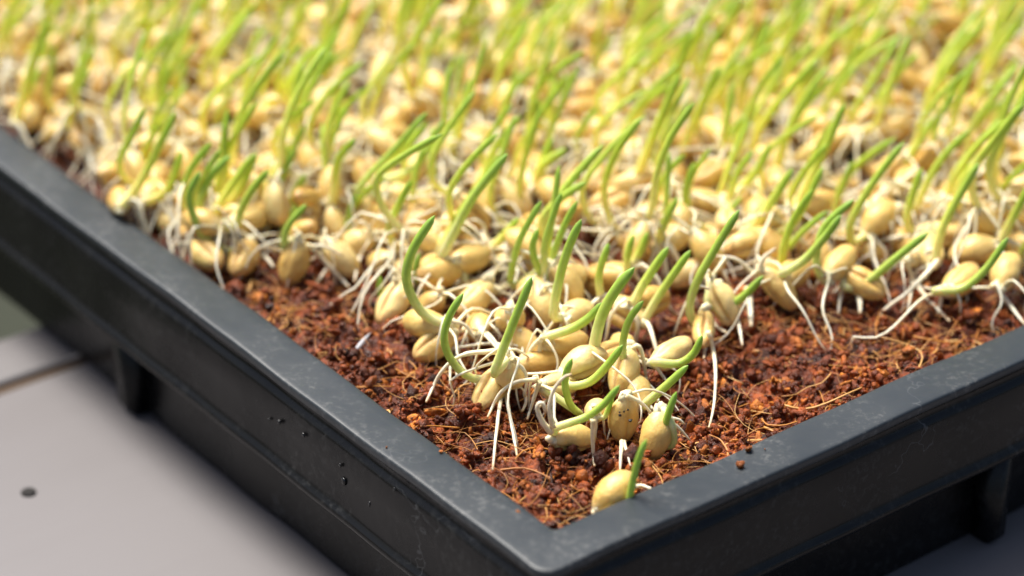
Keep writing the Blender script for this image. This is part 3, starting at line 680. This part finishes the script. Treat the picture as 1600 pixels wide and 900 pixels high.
# more of the shoots one can tell apart further back: grain hidden at each foot
def describe(gm, sh, edge, gs):
    tone = ('tan', 'golden', 'pale')[min(2, int(gm[2][0, 2] * 3))]
    where = 'beside the black rim' if edge < 5 else ('bordering the bare red soil' if gs > -45 else 'deep in the crowd')
    if sh is None: look = 'with white roots but no green shoot'
    else:
        L = sh[0][:, 2].max() - sh[0][:, 2].min()
        look = 'with a %s green shoot' % ('short' if L < 4.5 else 'medium' if L < 7.5 else 'tall')
    return '%s wheat grain %s, %s' % (tone, look, where), '%s grains %s %s' % (tone, look, where)
BACK = [(15, [(681, 400), (716, 340), (750, 288)]), (14, [(454, 332), (461, 302), (478, 273)]), (14, [(1113, 368), (1081, 342), (1072, 300), (1085, 254)]), (15, [(1170, 364), (1196, 330), (1239, 263)]),
        (14, [(1200, 372), (1242, 345), (1286, 261)]), (14, [(1427, 368), (1417, 338), (1440, 262)]), (14, [(1459, 413), (1476, 349), (1529, 254)]), (14, [(1560, 385), (1580, 345), (1612, 285)]), (14, [(1026, 390), (1038, 349), (1059, 308)]),
        (15, [(987, 482), (1005, 445), (1044, 386)]), (14, [(1006, 502), (1032, 458), (1079, 391)]), (13, [(940, 472), (936, 430), (951, 380)]), (13, [(979, 430), (981, 396), (990, 367)]), (13, [(985, 420), (1002, 388), (1012, 362)]),
        (14, [(189, 327), (223, 278), (274, 175)]), (14, [(225, 318), (262, 296), (285, 235)]), (14, [(330, 345), (352, 305), (398, 240)]), (14, [(340, 330), (372, 300), (401, 238)]), (14, [(400, 310), (425, 278), (450, 228)]), (13, [(345, 320), (350, 280), (352, 190)]),
        (15, [(768, 388), (790, 366), (811, 340)]), (15, [(840, 300), (845, 262), (885, 232)]), (14, [(862, 295), (845, 268), (862, 215)]), (15, [(985, 300), (1020, 215), (1062, 115)]), (15, [(1060, 250), (1085, 190), (1125, 100)]), (15, [(830, 240), (838, 190), (890, 115)]),
        (16, [(500, 150), (496, 90), (545, 5)]), (15, [(505, 150), (515, 80), (550, -10)]), (15, [(25, 195), (45, 120), (75, 30)]), (14, [(400, 190), (440, 140), (490, 75)]), (14, [(1240, 330), (1290, 230), (1320, 160)]), (15, [(1310, 150), (1340, 90), (1388, 42)]), (14, [(1130, 320), (1180, 270), (1203, 225)])]
for wpx, pts in BACK:
    E = on_z(pts[0][0], pts[0][1], SOIL_Z + rng.uniform(3.2, 4.6))
    a = rng.uniform(0, 2 * pi); d = np.array([cos(a), sin(a) * 0.7, rng.uniform(-0.35, 0.1)]); d /= np.linalg.norm(d)
    C = E + d * 3.0
    u_, v_ = float(C @ A), float(C @ B)
    if min(u_, v_) < 3.0:
        d = (A + B) * [1, 1, 0] + np.array([rng.normal(0, 0.4), rng.normal(0, 0.4), -0.15]); d /= np.linalg.norm(d); C = E + d * 3.0
    placed.append(C)
    P_ = pts_plane(pts, E[1], 0.15); P_[0] = E
    dep = to_px(E)[0, 2]
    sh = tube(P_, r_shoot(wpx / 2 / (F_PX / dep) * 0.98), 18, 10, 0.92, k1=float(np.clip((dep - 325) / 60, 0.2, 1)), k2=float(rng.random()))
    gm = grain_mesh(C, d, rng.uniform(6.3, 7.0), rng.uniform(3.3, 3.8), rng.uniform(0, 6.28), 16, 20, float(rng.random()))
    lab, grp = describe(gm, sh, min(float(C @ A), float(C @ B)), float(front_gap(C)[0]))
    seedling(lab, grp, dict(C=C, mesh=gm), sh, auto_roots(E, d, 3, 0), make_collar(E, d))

# the crowd
HOLES = [(575, 145, 26), (470, 112, 16), (905, 250, 22), (1372, 232, 18), (820, 478, 24), (700, 292, 30), (905, 385, 34), (780, 345, 22), (1180, 300, 16), (640, 360, 16), (310, 470, 10), (960, 340, 18), (1060, 300, 12)]
field = []
cells = {}
def ok(C, dmin):
    c = np.floor(C / 4).astype(int)
    for i in (-1, 0, 1):
        for j in (-1, 0, 1):
            for k in (-1, 0, 1):
                for q in cells.get((c[0] + i, c[1] + j, c[2] + k), ()):
                    if np.sum((q - C) ** 2) < dmin * dmin: return False
    return True
def put(C): cells.setdefault(tuple(np.floor(C / 4).astype(int)), []).append(C)
for C in placed: put(C)
for t in range(15000):
    u_ = rng.uniform(2.4, TRAY_A - 2.4); v_ = rng.uniform(2.4, TRAY_B - 2.4)
    h = rng.uniform(1.5, 2.2) if rng.random() < 0.3 else rng.uniform(2.0, 6.0)
    C = A * u_ + B * v_ + np.array([0, 0, SOIL_Z + h])
    q = to_px(C)[0]; g_ = q[1] - np.interp(q[0], bare_x, bare_y)
    edge = min(u_, v_, TRAY_A - u_, TRAY_B - v_)
    if edge < 4 and h > 4.2: continue
    qs = to_px(C - [0, 0, h])[0]; gs = qs[1] - np.interp(qs[0], bare_x, bare_y)
    if gs > -8: continue
    if 560 < q[0] < 1180 and q[1] > 395 and (h > 2.4 or gs > -30 or rng.random() < 0.75): continue
    if gs > -40 and h > 3.6: continue
    if any((q[0] - a) ** 2 + (q[1] - b) ** 2 < (1.45 * r) ** 2 for a, b, r in HOLES): continue
    if h > 1.9 and gs < -60 and vnoise(C[0], C[1], 8.0, 31) < 0.24: continue
    if not ok(C, 3.9): continue
    put(C); field.append((C, q, edge, gs))
def vis(q): return -60 < q[0] < 1660 and -40 < q[1] < 940
seen = sorted([f for f in field if vis(f[1])], key=lambda f: f[1][2])
n_ind = 300 - len(placed)
ind = seen[:n_ind]; ids = set(id(f) for f in ind); rest = [f for f in field if id(f) not in ids]
print('seedlings: heroes', len(placed), 'field', len(field), 'in view', len(seen), 'joined', len(rest))
def make_field(f, hi):
    C, q, edge, gs = f
    front = 560 < q[0] < 1180 and q[1] > 395
    a = rng.uniform(0, 2 * pi); d = np.array([cos(a), sin(a), rng.normal(-0.25, 0.6)]); d /= np.linalg.norm(d)
    if edge < 4.5:                                     # lie along the rim
        n = A if min(C @ A, TRAY_A - C @ A) < min(C @ B, TRAY_B - C @ B) else B
        d = d - n * (d @ n) * 0.85; d /= np.linalg.norm(d)
    L = rng.uniform(5.9, 6.8); w = rng.uniform(2.9, 3.55)
    gm = grain_mesh(C, d, L, w, rng.uniform(0, 2 * pi), 16 if hi else 10, 18 if hi else 12, float(rng.random()))
    E = C - d * L * 0.46
    r = rng.random(); sh = None; kind = 0
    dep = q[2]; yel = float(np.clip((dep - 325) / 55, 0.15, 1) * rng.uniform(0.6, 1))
    if not front:
        near = dep < 345
        p_sh = 0.55 if near else 0.74
        if gs > -60: p_sh = 0.35
        if r < p_sh:
            Ls = rng.uniform(5, 11) if near else rng.uniform(8, 18.5)
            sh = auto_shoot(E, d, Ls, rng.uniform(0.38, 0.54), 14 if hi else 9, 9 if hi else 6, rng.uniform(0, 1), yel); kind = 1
    rs = auto_roots(E, d, int(rng.integers(5, 9)) if not front else 5, 0, 0.165, 1.35, 10 if hi else 7, 6 if hi else 4)
    return C, gm, sh, rs, make_collar(E, d, 0.6) if hi else None, kind
for f in ind:
    C, gm, sh, rs, col, kind = make_field(f, True)
    lab, grp = describe(gm, sh, f[2], f[3])
    seedling(lab, grp, dict(C=C, mesh=gm), sh, rs, col)
parts = []
for f in rest:
    C, gm, sh, rs, col, kind = make_field(f, False)
    parts.append((*gm, 0))
    if sh is not None: parts.append((*sh, 1))
    parts += [(*r_, 2) for r_ in rs]
cw = build('distant_seedlings', parts, [M['grain'], M['shoot'], M['root']])
tag(cw, 'blurred mass of sprouted wheat filling the far part of the tray', 'seedlings', None, 'stuff')

# ------------------------------------------------------------------ small loose things
for px_, py_, r, lab in ((1171, 700, 0.42, 'largest orange soil crumb lying on the rim beside the corner'), (1157, 726, 0.36, 'orange soil crumb near the middle of the rim top'), (1195, 702, 0.14, None), (1150, 699, 0.12, None), (708, 714, 0.2, None), (722, 722, 0.16, None), (688, 705, 0.22, None), (604, 699, 0.14, None), (810, 800, 0.2, None), (640, 640, 0.15, None)):
    p = on_z(px_, py_, 0.05 + r * 0.7)
    V, f, k = lump(p, r, 1, 0.25, None, 0.85)
    o = build('soil_crumb', [(V, f, k, 0)], [M['soil']], origin=p - [0, 0, r * 0.7])
    tag(o, lab or 'tiny speck of orange soil lying on the black rim', 'crumb', 'soil specks on the rim')
P_ = np.array([on_z(551, 553, SOIL_Z + 0.8), on_z(566, 535, SOIL_Z + 1.2), on_z(579, 520, SOIL_Z + 1.6)])
o = build('white_flake', [(*tube(P_, lambda t, L: 0.30 * np.sin(pi * np.clip(t, 0.04, 0.97)) ** 0.8, 10, 7, 0.5), 0)], [M['white']], origin=P_[0])
tag(o, 'thin white flake lying on the red soil near the rim beside the grey boards', 'flake')
